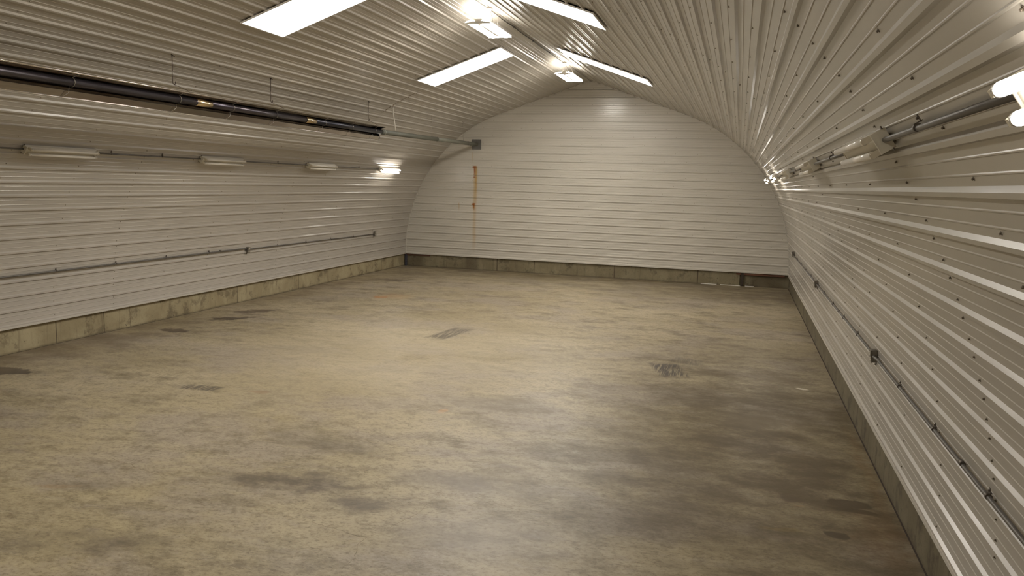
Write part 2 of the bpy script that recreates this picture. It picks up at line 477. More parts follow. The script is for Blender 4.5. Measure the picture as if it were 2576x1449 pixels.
# ------------------------------------------------------------------ mesh helpers
class MB:
    def __init__(self):
        self.bm = bmesh.new()

    def box(self, c, s, rot=None, bev=0.0):
        g = bmesh.ops.create_cube(self.bm, size=1.0)
        vs_ = g['verts']
        bmesh.ops.scale(self.bm, vec=Vector(s), verts=vs_)
        if bev:
            es = list({e for vv in vs_ for e in vv.link_edges})
            r = bmesh.ops.bevel(self.bm, geom=es, offset=bev, segments=2, affect='EDGES', profile=0.5)
            vs_ = list({vv for f in r['faces'] for vv in f.verts} | {vv for vv in vs_ if vv.is_valid})
        if rot is not None:
            bmesh.ops.transform(self.bm, matrix=rot, verts=vs_)
        bmesh.ops.translate(self.bm, vec=Vector(c), verts=vs_)
        return self

    def tube(self, pts, r, seg=12, cap=True):
        pts = [Vector(p) for p in pts]
        rs = r if isinstance(r, (list, tuple)) else [r] * len(pts)
        rings = []
        up = None
        for i, p in enumerate(pts):
            if i == 0:
                d = pts[1] - pts[0]
            elif i == len(pts) - 1:
                d = pts[-1] - pts[-2]
            else:
                d = (pts[i + 1] - p).normalized() + (p - pts[i - 1]).normalized()
            if d.length < 1e-9:
                d = pts[min(i + 1, len(pts) - 1)] - pts[max(i - 1, 0)]
            d.normalize()
            if up is None:
                up = Vector((0, 0, 1)) if abs(d.z) < 0.9 else Vector((1, 0, 0))
            a = d.cross(up).normalized()
            b = a.cross(d).normalized()
            up = b
            rings.append([self.bm.verts.new(p + rs[i] * (math.cos(2 * PI * k / seg) * a + math.sin(2 * PI * k / seg) * b)) for k in range(seg)])
        for i in range(len(rings) - 1):
            for k in range(seg):
                f = self.bm.faces.new((rings[i][k], rings[i][(k + 1) % seg], rings[i + 1][(k + 1) % seg], rings[i + 1][k]))
                f.smooth = True
        if cap:
            self.bm.faces.new(rings[0][::-1])
            self.bm.faces.new(rings[-1])
        return self

    def prism(self, outline, y0, y1, axis=1, smooth=False, closed=True):
        """outline of (a, b) points extruded along an axis; closed or an open sheet"""
        def P(a, b, y):
            return (a, y, b) if axis == 1 else ((y, a, b) if axis == 0 else (a, b, y))
        v0 = [self.bm.verts.new(P(a, b, y0)) for a, b in outline]
        v1 = [self.bm.verts.new(P(a, b, y1)) for a, b in outline]
        n = len(outline)
        for i in range(n if closed else n - 1):
            j = (i + 1) % n
            f = self.bm.faces.new((v0[i], v0[j], v1[j], v1[i]))
            f.smooth = smooth
        if closed:
            self.bm.faces.new(v0[::-1])
            self.bm.faces.new(v1)
        return self

    def ring(self, lx, ly, wd, z0, z1, ch):
        """rectangular picture-frame ring with mitred corners and a chamfered outer rim"""
        sec = [(0, z0), (0, z1 - ch), (ch, z1), (wd - ch, z1), (wd, z1 - ch), (wd, z0)] if ch else [(0, z0), (0, z1), (wd, z1), (wd, z0)]
        rows = []
        for sx_, sy_ in ((-1, -1), (1, -1), (1, 1), (-1, 1)):
            rows.append([self.bm.verts.new((sx_ * (lx / 2 - a), sy_ * (ly / 2 - a), z)) for a, z in sec])
        for i in range(4):
            a, b = rows[i], rows[(i + 1) % 4]
            for k in range(len(sec)):
                j = (k + 1) % len(sec)
                self.bm.faces.new((a[k], b[k], b[j], a[j]))
        return self

    def build(self, name, mat, parent=None, mw=None):
        bmesh.ops.recalc_face_normals(self.bm, faces=self.bm.faces[:])
        me = bpy.data.meshes.new(name)
        self.bm.to_mesh(me)
        self.bm.free()
        me.materials.append(mat)
        o = bpy.data.objects.new(name, me)
        COL.objects.link(o)
        if parent:
            o.parent = parent
        elif mw is not None:
            o.matrix_world = mw
        return o


def tag(o, label=None, cat=None, group=None, kind=None):
    if label:
        o['label'] = label
    if cat:
        o['category'] = cat
    if group:
        o['group'] = group
    if kind:
        o['kind'] = kind
    return o


def empty(name, mw, label, cat, group=None):
    o = bpy.data.objects.new(name, None)
    o.empty_display_size = 0.1
    COL.objects.link(o)
    o.matrix_world = mw if isinstance(mw, Matrix) else Matrix.Translation(Vector(mw))
    return tag(o, label, cat, group)


def copy_tree(o, parent=None):
    c = o.copy()
    COL.objects.link(c)
    if parent:
        c.parent = parent
    for ch in [x for x in o.children]:
        copy_tree(ch, c)
    return c


# ------------------------------------------------------------------ floor
bm = MB()
bm.box((0, (YB + YF) / 2 + 0.1, -0.1), (2 * FX + 0.6, YB - YF + 0.6, 0.2))
floor = tag(bm.build('floor', M['floor']), 'stained mottled concrete slab floor of the arched shed', 'floor', kind='structure')


def crack(pts, wd):
    rnd = random.Random(int(abs(pts[0][0]) * 1000))
    path = []
    for (x0, y0), (x1, y1) in zip(pts, pts[1:]):
        n = max(2, int(math.hypot(x1 - x0, y1 - y0) / 0.035))
        for i in range(n):
            f = i / n
            path.append((x0 + (x1 - x0) * f + rnd.uniform(-.008, .008), y0 + (y1 - y0) * f + rnd.uniform(-.008, .008)))
    path.append(pts[-1])
    b = bmesh.new()
    prev = None
    for i, (x, y) in enumerate(path):
        j = min(i + 1, len(path) - 1)
        k = max(i - 1, 0)
        d = Vector((path[j][0] - path[k][0], path[j][1] - path[k][1])).normalized()
        ww = wd * rnd.uniform(0.3, 1.0) * math.sin(PI * (i + 0.6) / (len(path) + 0.2)) ** 0.4
        a = b.verts.new((x - d.y * ww, y + d.x * ww, 0.0008))
        c = b.verts.new((x + d.y * ww, y - d.x * ww, 0.0008))
        if prev:
            b.faces.new((prev[0], prev[1], c, a))
        prev = (a, c)
    mb = MB()
    mb.bm.free()
    mb.bm = b
    mb.build('crack', M['crack'], floor)


crack([(1.9, 4.30), (1.90, 4.46), (1.84, 4.58), (1.86, 4.72), (1.78, 4.90), (1.79, 5.06), (1.71, 5.04), (1.56, 5.08), (1.25, 5.13), (0.94, 5.16), (0.6, 5.12)], 0.0022)
crack([(1.78, 5.06), (1.86, 5.15), (1.93, 5.40), (1.98, 5.58), (2.01, 6.03)], 0.0016)
crack([(-1.28, 5.72), (-1.1, 5.66), (-0.96, 5.65), (-0.87, 5.60), (-0.6, 5.53), (-0.4, 5.47)], 0.0020)
crack([(-1.05, 6.45), (-1.0, 6.2), (-0.98, 6.0)], 0.0014)
crack([(3.1, 6.9), (3.9, 6.95), (4.3, 6.85), (4.75, 7.0)], 0.0016)
# lines of dirt where slab meets the concrete walls
for nm, x0, x1, y0, y1 in (('slab_joint', -FX, -FX + 0.012, YF, YB), ('slab_joint', FX - 0.014, FX, YF, YB), ('slab_joint', -FX, 4.5, YB + 0.005, YB + 0.02)):
    MB().box(((x0 + x1) / 2, (y0 + y1) / 2, 0.0006), (x1 - x0, y1 - y0, 0.0012)).build(nm, M['joint'], floor)


# ------------------------------------------------------------------ ribbed liner
def profile(t_from, t_to):
    """(t, offset inward) points of the ribbed sheet between two arc lengths"""
    pts = []
    k0 = int(math.floor((t_from - T0) / PITCHR)) - 1
    k1 = int(math.ceil((t_to - T0) / PITCHR)) + 1
    for k in range(k0, k1):
        c = T0 + k * PITCHR
        pts += [(c - 0.025, 0), (c - 0.013, 0.0190), (c + 0.010, 0.0190), (c + 0.027, 0)]
        for mnr in (0.074, 0.144):
            pts += [(c + mnr - 0.0065, 0), (c + mnr - 0.0025, 0.0034), (c + mnr + 0.0025, 0.0034), (c + mnr + 0.0065, 0)]
    return [p for p in pts if t_from <= p[0] <= t_to]


T_SPLIT = 3.62


def liner(name, t0, t1, sides, mat, label, cat):
    mb = MB()
    for s in sides:
        pr = profile(t0, t1)
        pr = [(t0, 0.0)] + [p for p in pr if t0 + 1e-4 < p[0] < t1 - 1e-4] + [(t1, 0.0)]
        out = [arch(t, s, o) for t, o in pr]
        mb.prism(out, YF, YB, closed=False)
    bmesh.ops.remove_doubles(mb.bm, verts=mb.bm.verts[:], dist=1e-5)
    o = mb.build(name, mat)
    return tag(o, label, cat, kind='structure')


wl = liner('wall_left', -0.02, T_SPLIT, (-1,), M['liner'], 'curved white ribbed metal wall on the left', 'wall')
wr = liner('wall_right', -0.02, T_SPLIT, (1,), M['liner'], 'curved white ribbed metal wall on the right', 'wall')
ce = liner('ceiling', T_SPLIT, AL + SL, (-1, 1), M['liner'], 'white ribbed metal ceiling rising to the ridge', 'ceiling')


def end_wall(name, y, mat, inward, label):
    """flat ribbed gable sheet: horizontal ribs clipped to the arch outline"""
    zs = [(ZC - 0.02, 0.0)]
    k = 0
    while ZC + k * BS < PZ:
        c = ZC + k * BS + 0.012
        zs += [(c - 0.016, 0), (c - 0.013, 0.023), (c + 0.008, 0.023), (c + 0.028, 0)]
        for mnr in (0.078, 0.148):
            zs += [(c + mnr - 0.010, 0), (c + mnr - 0.004, 0.004), (c + mnr + 0.004, 0.004), (c + mnr + 0.010, 0)]
        k += 1
    zs = sorted([q for q in zs if ZC - 0.021 < q[0] < PZ - 0.01])
    zs.append((PZ - 0.005, 0))

    def half(z):
        if z < B0:
            return A0 + math.sqrt(max(0, R0 * R0 - (z - B0) ** 2))
        if z < ZB:
            return A0 + math.sqrt(max(0, R0 * R0 - (z - B0) ** 2))
        return (PZ - z) / math.tan(TH)
    mb = MB()
    rows = []
    for z, o in zs:
        h = half(z) + 0.004
        rows.append([mb.bm.verts.new((h * f, y + inward * o, z)) for f in (-1, -0.5, 0, 0.5, 1)])
    for a, b in zip(rows, rows[1:]):
        for i in range(4):
            mb.bm.faces.new((a[i], a[i + 1], b[i + 1], b[i]))
    return tag(mb.build(name, mat), label, 'wall', kind='structure')


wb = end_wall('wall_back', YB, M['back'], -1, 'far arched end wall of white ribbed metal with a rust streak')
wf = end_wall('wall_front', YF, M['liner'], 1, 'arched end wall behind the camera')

# edge trims
pts_l = []
n = 60
for i in range(n + 1):
    t = (AL + SL) * i / n
    pts_l.append(t)
for nm, s, lab in (('trim_1', -1, 'thin white edge trim following the left side of the far arch'), ('trim_2', 1, 'thin white edge trim following the right side of the far arch')):
    mb = MB()
    rows = []
    for t in pts_l:
        a = arch(t, s, 0.0)
        b = arch(t, s, 0.030)
        c = [mb.bm.verts.new((a[0], YB - 0.022, a[1])), mb.bm.verts.new((b[0], YB - 0.022, b[1])), mb.bm.verts.new((b[0], YB - 0.004, b[1])), mb.bm.verts.new((a[0], YB - 0.004, a[1]))]
        rows.append(c)
    for a, b in zip(rows, rows[1:]):
        for i in range(4):
            j = (i + 1) % 4
            mb.bm.faces.new((a[i], a[j], b[j], b[i]))
    tag(mb.build(nm, M['white_trim']), lab, 'trim', kind='structure')
tag(MB().prism([(YB - 0.035, ZC - 0.018), (YB - 0.035, ZC - 0.006), (YB - 0.022, ZC - 0.004), (YB - 0.022, ZC + 0.018), (YB - 0.018, ZC + 0.018), (YB + 0.0, ZC - 0.018)], -5.79, 5.79, axis=0)
    .build('trim_3', M['white_trim']), 'white drip trim along the bottom of the far metal wall', 'trim', kind='structure')
for nm, s, lab in (('trim_4', -1, 'white bottom edge trim of the left metal wall'), ('trim_5', 1, 'white bottom edge trim of the right metal wall')):
    x0 = 5.795
    tag(MB().prism([(s * (x0 - 0.024), ZC - 0.026), (s * (x0 - 0.024), ZC + 0.004), (s * (x0 - 0.019), ZC + 0.004), (s * (x0 - 0.019), ZC - 0.021), (s * (x0 + 0.02), ZC - 0.021), (s * (x0 + 0.02), ZC - 0.026)], YF + .01, YB - 0.02)
        .build(nm, M['white_trim']), lab, 'trim', kind='structure')

# ------------------------------------------------------------------ concrete stem walls
jl = [(9.4, .012, .8), (10.36, .012, .8), (10.94, .010, .45), (13.98, .012, .8), (16.38, .012, .8), (16.2, .01, .3), (19.27, .012, .3), (20.94, .02, .4), (6.9, .012, .8), (4.4, .012, .8)]
jr = [(18.24, .02, .5), (15.79, .03, .7), (13.29, .025, .8), (13.0, .012, .7), (9.47, .02, .9), (9.07, .03, .5), (7.47, .015, .5), (6.3, .02, .3), (11.4, .01, .4)]
jb = [(-2.72, .02, .8), (-2.85, .012, .4), (-1.53, .015, .8), (0.93, .018, .8), (1.69, .01, .3), (3.34, .02, .9), (-4.4, .01, .3)]
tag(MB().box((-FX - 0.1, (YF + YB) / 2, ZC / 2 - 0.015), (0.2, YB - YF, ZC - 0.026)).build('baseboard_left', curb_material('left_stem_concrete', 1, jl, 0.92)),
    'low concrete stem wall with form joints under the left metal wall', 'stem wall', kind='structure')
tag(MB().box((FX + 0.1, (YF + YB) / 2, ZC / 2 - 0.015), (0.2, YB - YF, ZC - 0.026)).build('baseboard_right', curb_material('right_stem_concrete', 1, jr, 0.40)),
    'low concrete stem wall under the right metal wall', 'stem wall', kind='structure')
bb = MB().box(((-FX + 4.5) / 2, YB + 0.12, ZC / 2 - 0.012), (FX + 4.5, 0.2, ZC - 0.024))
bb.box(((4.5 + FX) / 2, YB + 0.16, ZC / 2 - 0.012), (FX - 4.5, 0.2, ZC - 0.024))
bb = tag(bb.build('baseboard_back', curb_material('back_stem_concrete', 0, jb + [(5.25, .72, .55), (-5.5, .45, .4), (-3.55, .3, .5)], 0.58)), 'low blotchy concrete stem wall under the far metal wall', 'stem wall', kind='structure')  # the wide appended entries are plain dark bands, not joints
tag(MB().box((0, YF - 0.1, ZC / 2), (2 * FX, 0.2, ZC)).build('baseboard_front', curb_material('front_stem_concrete', 0, [])), 'low concrete stem wall behind the camera', 'stem wall', kind='structure')
# sheet-metal ledge covering concrete tops behind the liner edge
tag(MB().box((5.05, YB + 0.02, 0.352), (1.30, 0.05, 0.05)).build('timber_sill', M['timber']), 'red-brown timber sill under the far wall at its right corner', 'timber')
tag(MB().box((-5.38, YB + 0.01, 0.357), (0.85, 0.03, 0.045)).build('timber_sill', M['timber_dark']), 'dull red-brown timber sill under the far wall at its left corner', 'timber')
tag(MB().box((4.57, YB + 0.02, 0.19), (0.08, 0.06, 0.37)).build('steel_post', M['joint']), 'short dark post in the far stem wall near the right corner', 'post')
tag(MB().box((-5.77, YB - 0.005, 0.18), (0.06, 0.05, 0.36)).build('steel_post', M['dark_steel']), 'short dark blue-grey post in the far left floor corner', 'post')
for (cx_, cw_, lb_) in ((3.66, 0.44, 'short white strip of painted daylight at the foot of the far wall, left one of three'), (4.26, 0.56, 'longer white strip of painted daylight at the foot of the far wall, middle one of three'),
                        (4.78, 0.24, 'faint white strip of painted daylight at the foot of the far wall, right of the dark post')):
    tag(MB().box((cx_, YB + (0.03 if cx_ > 4.6 else 0.008), 0.008), (cw_, 0.022, 0.016)).build('painted_daylight_strip', M['painted_daylight']), lb_, 'painted daylight strip', 'white strips at the foot of the far wall')  # pale strips painted for daylight seeping in under the far wall

# ------------------------------------------------------------------ screws
sb = MB()
sb.tube([(0, 0, 0), (0, 0, 0.0025)], 0.0085, 10)
sb.tube([(0, 0, 0.0025), (0, 0, 0.0095)], 0.0048, 6)
bmesh.ops.recalc_face_normals(sb.bm, faces=sb.bm.faces[:])
screw_me = bpy.data.meshes.new('screw')
sb.bm.to_mesh(screw_me)
screw_me.materials.append(M['screw'])
screw_pale = screw_me.copy()
screw_pale.materials.clear()
screw_pale.materials.append(M['screw_pale'])


def in_view(p):
    d = Vector(p) - CAM
    z = d.dot(CF)
    if z < 0.3:
        return False
    return abs(d.dot(CR) / z) < 0.667 * 1.01 and abs(d.dot(CU) / z) < 0.375 * 1.01


def frames_for(side):
    base = 9.35 if side < 0 else 9.20
    st = 1.20 if side < 0 else 1.19
    return [(base + st * j, (j - (1 if side < 0 else -4)) % 4 == 0) for j in range(-9, 12)]


def screws_on(side, t0, t1):
    out = []
    for y, double in frames_for(side):
        if not (YF + 0.1 < y < YB - 0.1):
            continue
        k = 0
        while True:
            c = T0 + k * PITCHR
            if c > t1:
                break
            for off, on in ((0.055, True), (-0.045, double)):
                t = c + off
                if on and t0 < t < t1 - 0.03 and t > 0.03:
                    yy = y + random.uniform(-.012, .012)
                    if side > 0 and 16.0 > yy and abs(side * arch(t, side)[0] - 1.5) < 1.0 and t > AL and (9.8 < yy < 11.1 or 15.9 < yy < 17.2):
                        continue
                    if side < 0 and t > AL and abs(-side * 0 + abs(arch(t, side)[0]) - 1.5) < 1.05 and (9.5 < yy < 10.8 or 15.6 < yy < 16.8):
                        continue
                    out.append(arch_frame(t + random.uniform(-.004, .004), yy, side, 0.0))
            k += 1
    return out


def place_screws(wall, mats, me=None):
    me = me or screw_me
    vis = [m for m in mats if in_view(m.translation)]
    vis.sort(key=lambda m: (m.translation - CAM).length)
    near, far = vis[:100], vis[100:]
    for m in near:
        o = bpy.data.objects.new('screw', me)
        COL.objects.link(o)
        o.parent = wall
        o.matrix_world = m
    if far:
        b = bmesh.new()
        for m in far:
            a = len(b.verts)
            b.from_mesh(me)
            b.verts.ensure_lookup_table()
            bmesh.ops.transform(b, matrix=m, verts=b.verts[a:])
        mb_ = MB()
        mb_.bm.free()
        mb_.bm = b
        o = mb_.build('screws', me.materials[0], wall)
        o['kind'] = 'stuff'


place_screws(wl, screws_on(-1, 0, T_SPLIT), screw_pale)
place_screws(wr, screws_on(1, 0, T_SPLIT))
place_screws(ce, screws_on(-1, T_SPLIT, AL + SL - 0.1) + screws_on(1, T_SPLIT, AL + SL - 0.1), screw_pale)
bs = []
for k in range(0, 23):
    z = ZC + k * BS + 0.06
    for x in [-5.4 + 0.61 * i + (0.3 if k % 2 else 0) for i in range(19)]:
        if abs(x) < (A0 + math.sqrt(R0 * R0 - (z - B0) ** 2) if z < ZB else (PZ - z) / math.tan(TH)) - 0.1:
            bs.append(Matrix.Translation((x + random.uniform(-.02, .02), YB, z)) @ Matrix.Rotation(PI / 2, 4, 'X'))
place_screws(wb, bs, screw_pale)


# ------------------------------------------------------------------ skylights
def skylight(side, x0, x1, y0, y1, label):
    """flat framed daylight panel sitting on the ribs of the straight roof slope"""
    L = (x1 - x0) / math.cos(TH)
    Wd = y1 - y0
    xc = (x0 + x1) / 2
    t = AL + (XB - xc) / math.cos(TH)
    m = arch_frame(t, (y0 + y1) / 2, side, 0.020)
    n = Vector((-side * math.sin(TH), 0, -math.cos(TH)))
    yv = Vector((0, 1, 0))
    xv = yv.cross(n)
    for i in range(3):
        m[i][0], m[i][1], m[i][2] = xv[i], yv[i], n[i]
    root = empty('skylight', m, label, 'skylight', 'skylights in the roof slopes')
    fw, h = 0.022, 0.018
    MB().ring(L, Wd, fw, 0, h, 0.002).build('frame', M['frame'], root)
    MB().ring(L - 2 * fw, Wd - 2 * fw, 0.011, 0.006, 0.0165, 0).build('gasket', M['bead'], root)
    MB().box((0, 0, 0.002), (L - 2 * fw - 0.001, Wd - 2 * fw - 0.001, 0.003)).build('leak_blocker', M['enamel'], root)  # added opaque sheet, keeps diffuser light from leaking behind the frame
    MB().box((0, 0, 0.011), (L - 2 * fw, Wd - 2 * fw, 0.012)).build('diffuser', M['daylight'], root)
    return root


skylight(-1, 0.57, 2.518, 9.60, 10.65, 'long skylight on the left slope, nearer the camera, cut by the top of the picture')
skylight(1, 0.50, 2.46, 9.84, 10.92, 'long skylight on the right slope, nearer the camera, cut by the top of the picture')
skylight(-1, 0.595, 2.48, 15.66, 16.68, 'long skylight on the left slope beside the farther ridge light')
skylight(1, 0.50, 2.435, 15.98, 17.08, 'narrow-looking skylight on the right slope, nearer the far wall')


# ------------------------------------------------------------------ ridge lights
def ridge_light(x, y, z, label):
    root = empty('ridge_light', (x, y, z), label, 'light fixture', 'hanging fluorescent lights under the ridge')
    L, W = 1.22, 0.44
    # central spine and rounded reflector body above the lenses
    sp = MB()
    sp.prism([(-0.022, 0.005), (0.022, 0.005), (0.066, 0.064), (0.066, 0.080), (-0.066, 0.080), (-0.066, 0.064)], -L / 2, L / 2)
    sp.build('spine', M['enamel'], root)
    for s in (-1, 1):
        e = MB()
        e.prism([(-W / 2, 0.0), (W / 2, 0.0), (W / 2, 0.018), (0.08, 0.045), (-0.08, 0.045), (-W / 2, 0.018)], s * (L / 2 + 0.004), s * (L / 2 + 0.016))
        e.build('end_cap', M['enamel'], root)
        ln = MB()
        c = s * 0.122
        out = []
        for k in range(14):
            an = 2 * PI * k / 14
            out.append((c + 0.093 * math.cos(an), 0.030 + (0.030 if math.sin(an) > 0 else 0.034) * math.sin(an)))
        ln.prism(out, -L / 2, L / 2, smooth=True)
        ln.build('lens', M['ridge_glow'], root)
        wg = MB()
        wg.prism([(s * 0.066, 0.066), (s * 0.112, 0.066), (s * 0.224, 0.034), (s * 0.226, 0.026), (s * 0.231, 0.026), (s * 0.229, 0.040), (s * 0.112, 0.073), (s * 0.066, 0.073)], -L / 2, L / 2)
        wg.build('reflector_wing', M['enamel'], root)
        MB().box((s * 0.092, 0, 0.0765), (0.036, L - 0.10, 0.006)).build('uplight_strip', M['uplight'], root)  # added emitter strip for the light thrown up onto the ceiling
        cl = MB()
        cl.box((0.012, s * (L / 2 - 0.12) * 1.0, -0.004), (0.03, 0.05, 0.012), bev=0.003)
        cl.build('latch', M['socket'], root)
    zr = PZ - z - 0.03
    for s in (-1, 1):
        yy = s * (L / 2 - 0.15)
        h = MB()
        h.tube([(-0.10, yy, 0.07), (0 - x * 0.0, yy, 0.20), (0.10, yy, 0.07)], 0.0022, 6)
        h.tube([(0, yy, 0.20), (-x, yy, zr)], 0.0025, 6)
        h.build('hanger', M['wire'], root)
    j = MB()
    j.box((-x, -0.05, zr - 0.01), (0.09, 0.09, 0.045), bev=0.005)
    j.build('junction_box', M['wire'], root)
    wv = MB()
    pts = [(-x, -0.05, zr - 0.03)]
    for i in range(1, 9):
        f = i / 8
        pts.append((-x * (1 - f) + 0.03 * math.sin(f * PI), -0.05 + 0.12 * math.sin(f * 2.6), (zr - 0.03) * (1 - f) + 0.08 * f - 0.03 * math.sin(f * PI)))
    wv.tube(pts, 0.004, 6)
    wv.build('supply_cord', M['cable'], root)
    return root


ridge_light(-0.01, 13.14, 5.32, 'bright twin-lens fluorescent light hung under the ridge, the nearer one')
ridge_light(0.12, 19.10, 5.32, 'bright twin-lens fluorescent light hung under the ridge near the far wall')
ridge_light(0.0, 7.15, 5.35, 'added unseen twin-lens fluorescent light under the ridge above the picture')  # unseen repeats of the lamp row, added to help light the near end
ridge_light(0.0, 1.15, 5.35, 'added unseen twin-lens fluorescent light under the ridge above the camera')


def run_cable(x, ys, label):
    mb = MB()
    pts = []
    for i in range(25):
        f = i / 24
        pts.append((x + 0.004 * math.sin(i * 1.3), ys[0] + (ys[1] - ys[0]) * f, PZ - 0.045 - 0.006 * abs(math.sin(f * PI * 4))))
    mb.tube(pts, 0.008, 8)
    root = mb.build('power_cable', M['cable'])
    tag(root, label, 'cable', 'black cable runs along the ridge')
    for f in (0.25, 0.5, 0.75):
        MB().box((x, ys[0] + (ys[1] - ys[0]) * f, PZ - 0.042), (0.035, 0.03, 0.028), bev=0.004).build('clip', M['cable'], root)


run_cable(-0.03, (13.3, 19.0), 'black cable along the ridge between the two visible ridge lights')
run_cable(-0.03, (7.3, 13.0), 'black cable along the ridge running toward the camera from the nearer ridge light')


# ------------------------------------------------------------------ strip lights on the walls
FIX = {}


def strip_parts(lit):
    """local frame: X across slope (+ up on the right wall), Y along barn, Z inward; y from 0 to 1.22"""
    root = bpy.data.objects.new('strip_light', None)
    root.empty_display_size = 0.1
    COL.objects.link(root)
    L = 1.22
    b = MB()
    b.prism([(-0.052, 0.0), (0.052, 0.0), (0.052, 0.050), (0.030, 0.062), (-0.030, 0.062), (-0.052, 0.050)], 0.012, L - 0.01)
    b.build('housing', M['enamel'], root)
    MB().box((0, 0.003, 0.035), (0.112, 0.010, 0.076), bev=0.003).build('end_plate', M['enamel'], root)
    MB().box((0, L, 0.033), (0.108, 0.008, 0.070), bev=0.002).build('end_plate', M['enamel'], root)
    MB().box((0.06, 0.0, 0.012), (0.016, 0.022, 0.006)).build('mounting_tab', M['strap'], root)
    MB().box((-0.06, 0.0, 0.012), (0.016, 0.022, 0.006)).build('mounting_tab', M['strap'], root)
    for s in (-1, 1):
        tb = MB()
        tb.tube([(s * 0.040, 0.072, 0.098), (s * 0.040, L - 0.055, 0.098)], 0.019, 16)
        tube = tb.build('tube', M['tube_on'] if lit else M['tube_off'], root)
        MB().tube([(s * 0.040, 0.052, 0.098), (s * 0.040, 0.073, 0.098)], 0.0192, 14).build('tube_cap', M['cap'], tube)
        MB().tube([(s * 0.040, L - 0.056, 0.098), (s * 0.040, L - 0.038, 0.098)], 0.0192, 14).build('tube_cap', M['cap'], tube)
        for yy in (0.042, L - 0.03):
            sk = MB()
            sk.prism([(s * 0.040 - 0.014, 0.055), (s * 0.040 + 0.014, 0.055), (s * 0.040 + 0.016, 0.095), (s * 0.040 + 0.010, 0.116), (s * 0.040 - 0.010, 0.116), (s * 0.040 - 0.016, 0.095)], yy - 0.009, yy + 0.009)
            sk.build('lamp_holder', M['socket'], root)
    return root


protos = {True: None, False: None}


def strip_light(side, y, t, lit, label):
    if protos[lit] is None:
        protos[lit] = o = strip_parts(lit)
    else:
        o = copy_tree(protos[lit])
    o.matrix_world = arch_frame(t, y, side, 0.020)
    tag(o, label, 'light fixture', 'twin-tube strip lights on the ' + ('left' if side < 0 else 'right') + ' wall')
    return o


TL = 2.752
LY = [(8.27, False), (11.87, False), (15.45, False), (19.05, True)]
RY = [(0.93, True), (4.13, False), (7.75, False), (11.55, False), (15.35, True), (19.1, True)]
strip_light(-1, LY[0][0], TL, False, 'unlit twin-tube strip light on the left wall, nearest the left edge of the picture')
strip_light(-1, LY[1][0], TL, False, 'unlit twin-tube strip light on the left wall, middle of its three unlit ones')
strip_light(-1, LY[2][0], TL, False, 'unlit twin-tube strip light on the left wall beside the lit one')
strip_light(-1, LY[3][0], TL, True, 'glowing twin-tube strip light at the far end of the left wall')
strip_light(-1, 4.7, TL, False, 'unlit strip light on the left wall outside the picture')
TR = 2.742
strip_light(1, RY[0][0], TR, True, 'glowing strip light on the right wall, cut by the right edge of the picture')
strip_light(1, RY[1][0], TR, False, 'unlit twin-tube strip light on the right wall, largest of its unlit ones')
strip_light(1, RY[2][0], TR, False, 'unlit twin-tube strip light on the right wall, second from the large one')
strip_light(1, RY[3][0], TR, False, 'small unlit strip light on the right wall just before the two glowing ones')
strip_light(1, RY[4][0], TR, True, 'glowing strip light on the right wall, nearer of the two small glowing ones')
strip_light(1, RY[5][0], TR, True, 'glowing strip light on the right wall, closest to the far wall')


# ------------------------------------------------------------------ conduits
def conduit(side, t, y0, y1, off, r, label, group, straps, bends=(0, 0), couplings=()):
    mb = MB()
    P = []

    def pt(y, tt_, oo):
        x, z = arch(tt_, side, oo)
        return (x, y, z)
    if bends[0]:
        P += [pt(y0, t, bends[0]), pt(y0 + 0.03, t, bends[0]), pt(y0 + 0.10, t + 0.004, (off + bends[0]) / 2), pt(y0 + 0.17, t + 0.008, off)]
    else:
        P += [pt(y0, t, off)]
    P += [pt((y0 + y1) / 2, t + (0.008 if bends[0] else 0), off)]
    if bends[1]:
        P += [pt(y1 - 0.17, t, off), pt(y1 - 0.10, t, (off + bends[1]) / 2), pt(y1 - 0.03, t, bends[1]), pt(y1, t, bends[1])]
    else:
        P += [pt(y1, t, off)]
    mb.tube(P, r, 12)
    o = mb.build('conduit', M['conduit'])
    tag(o, label, 'conduit', group)
    for y in straps:
        if not (y0 + 0.1 < y < y1 - 0.1):
            continue
        s = MB()
        m = arch_frame(t + 0.004, y, side, off)
        ring = []
        for k in range(13):
            an = -0.25 * PI + 1.5 * PI * k / 12
            ring.append((math.cos(an) * (r + 0.004), math.sin(an) * (r + 0.004)))
        # saddle: a short band round the pipe and a tail screwed to the sheet
        outer = [((r + 0.0045) * math.cos(2 * PI * k / 14), (r + 0.0045) * math.sin(2 * PI * k / 14)) for k in range(14)]
        s.prism(outer, -0.010, 0.010, smooth=True)
        sg = 1 if side > 0 else -1
        s.box((sg * (r + 0.016), 0, -off + 0.024), (0.034, 0.018, 0.004))
        s.box((sg * (r + 0.004), 0, -off * 0.5 + 0.012), (0.004, 0.018, max(0.01, off * 0.8)))
        s.tube([(sg * (r + 0.020), 0, -off + 0.024), (sg * (r + 0.020), 0, -off + 0.034)], 0.006, 6)
        bmesh.ops.transform(s.bm, matrix=m, verts=s.bm.verts[:])
        s.build('strap', M['strap'], o)
    for y in couplings:
        x, z = arch(t + 0.008, side, off)
        MB().tube([(x, y - 0.025, z), (x, y + 0.025, z)], r + 0.004, 12).build('coupling', M['strap'], o)
    return o


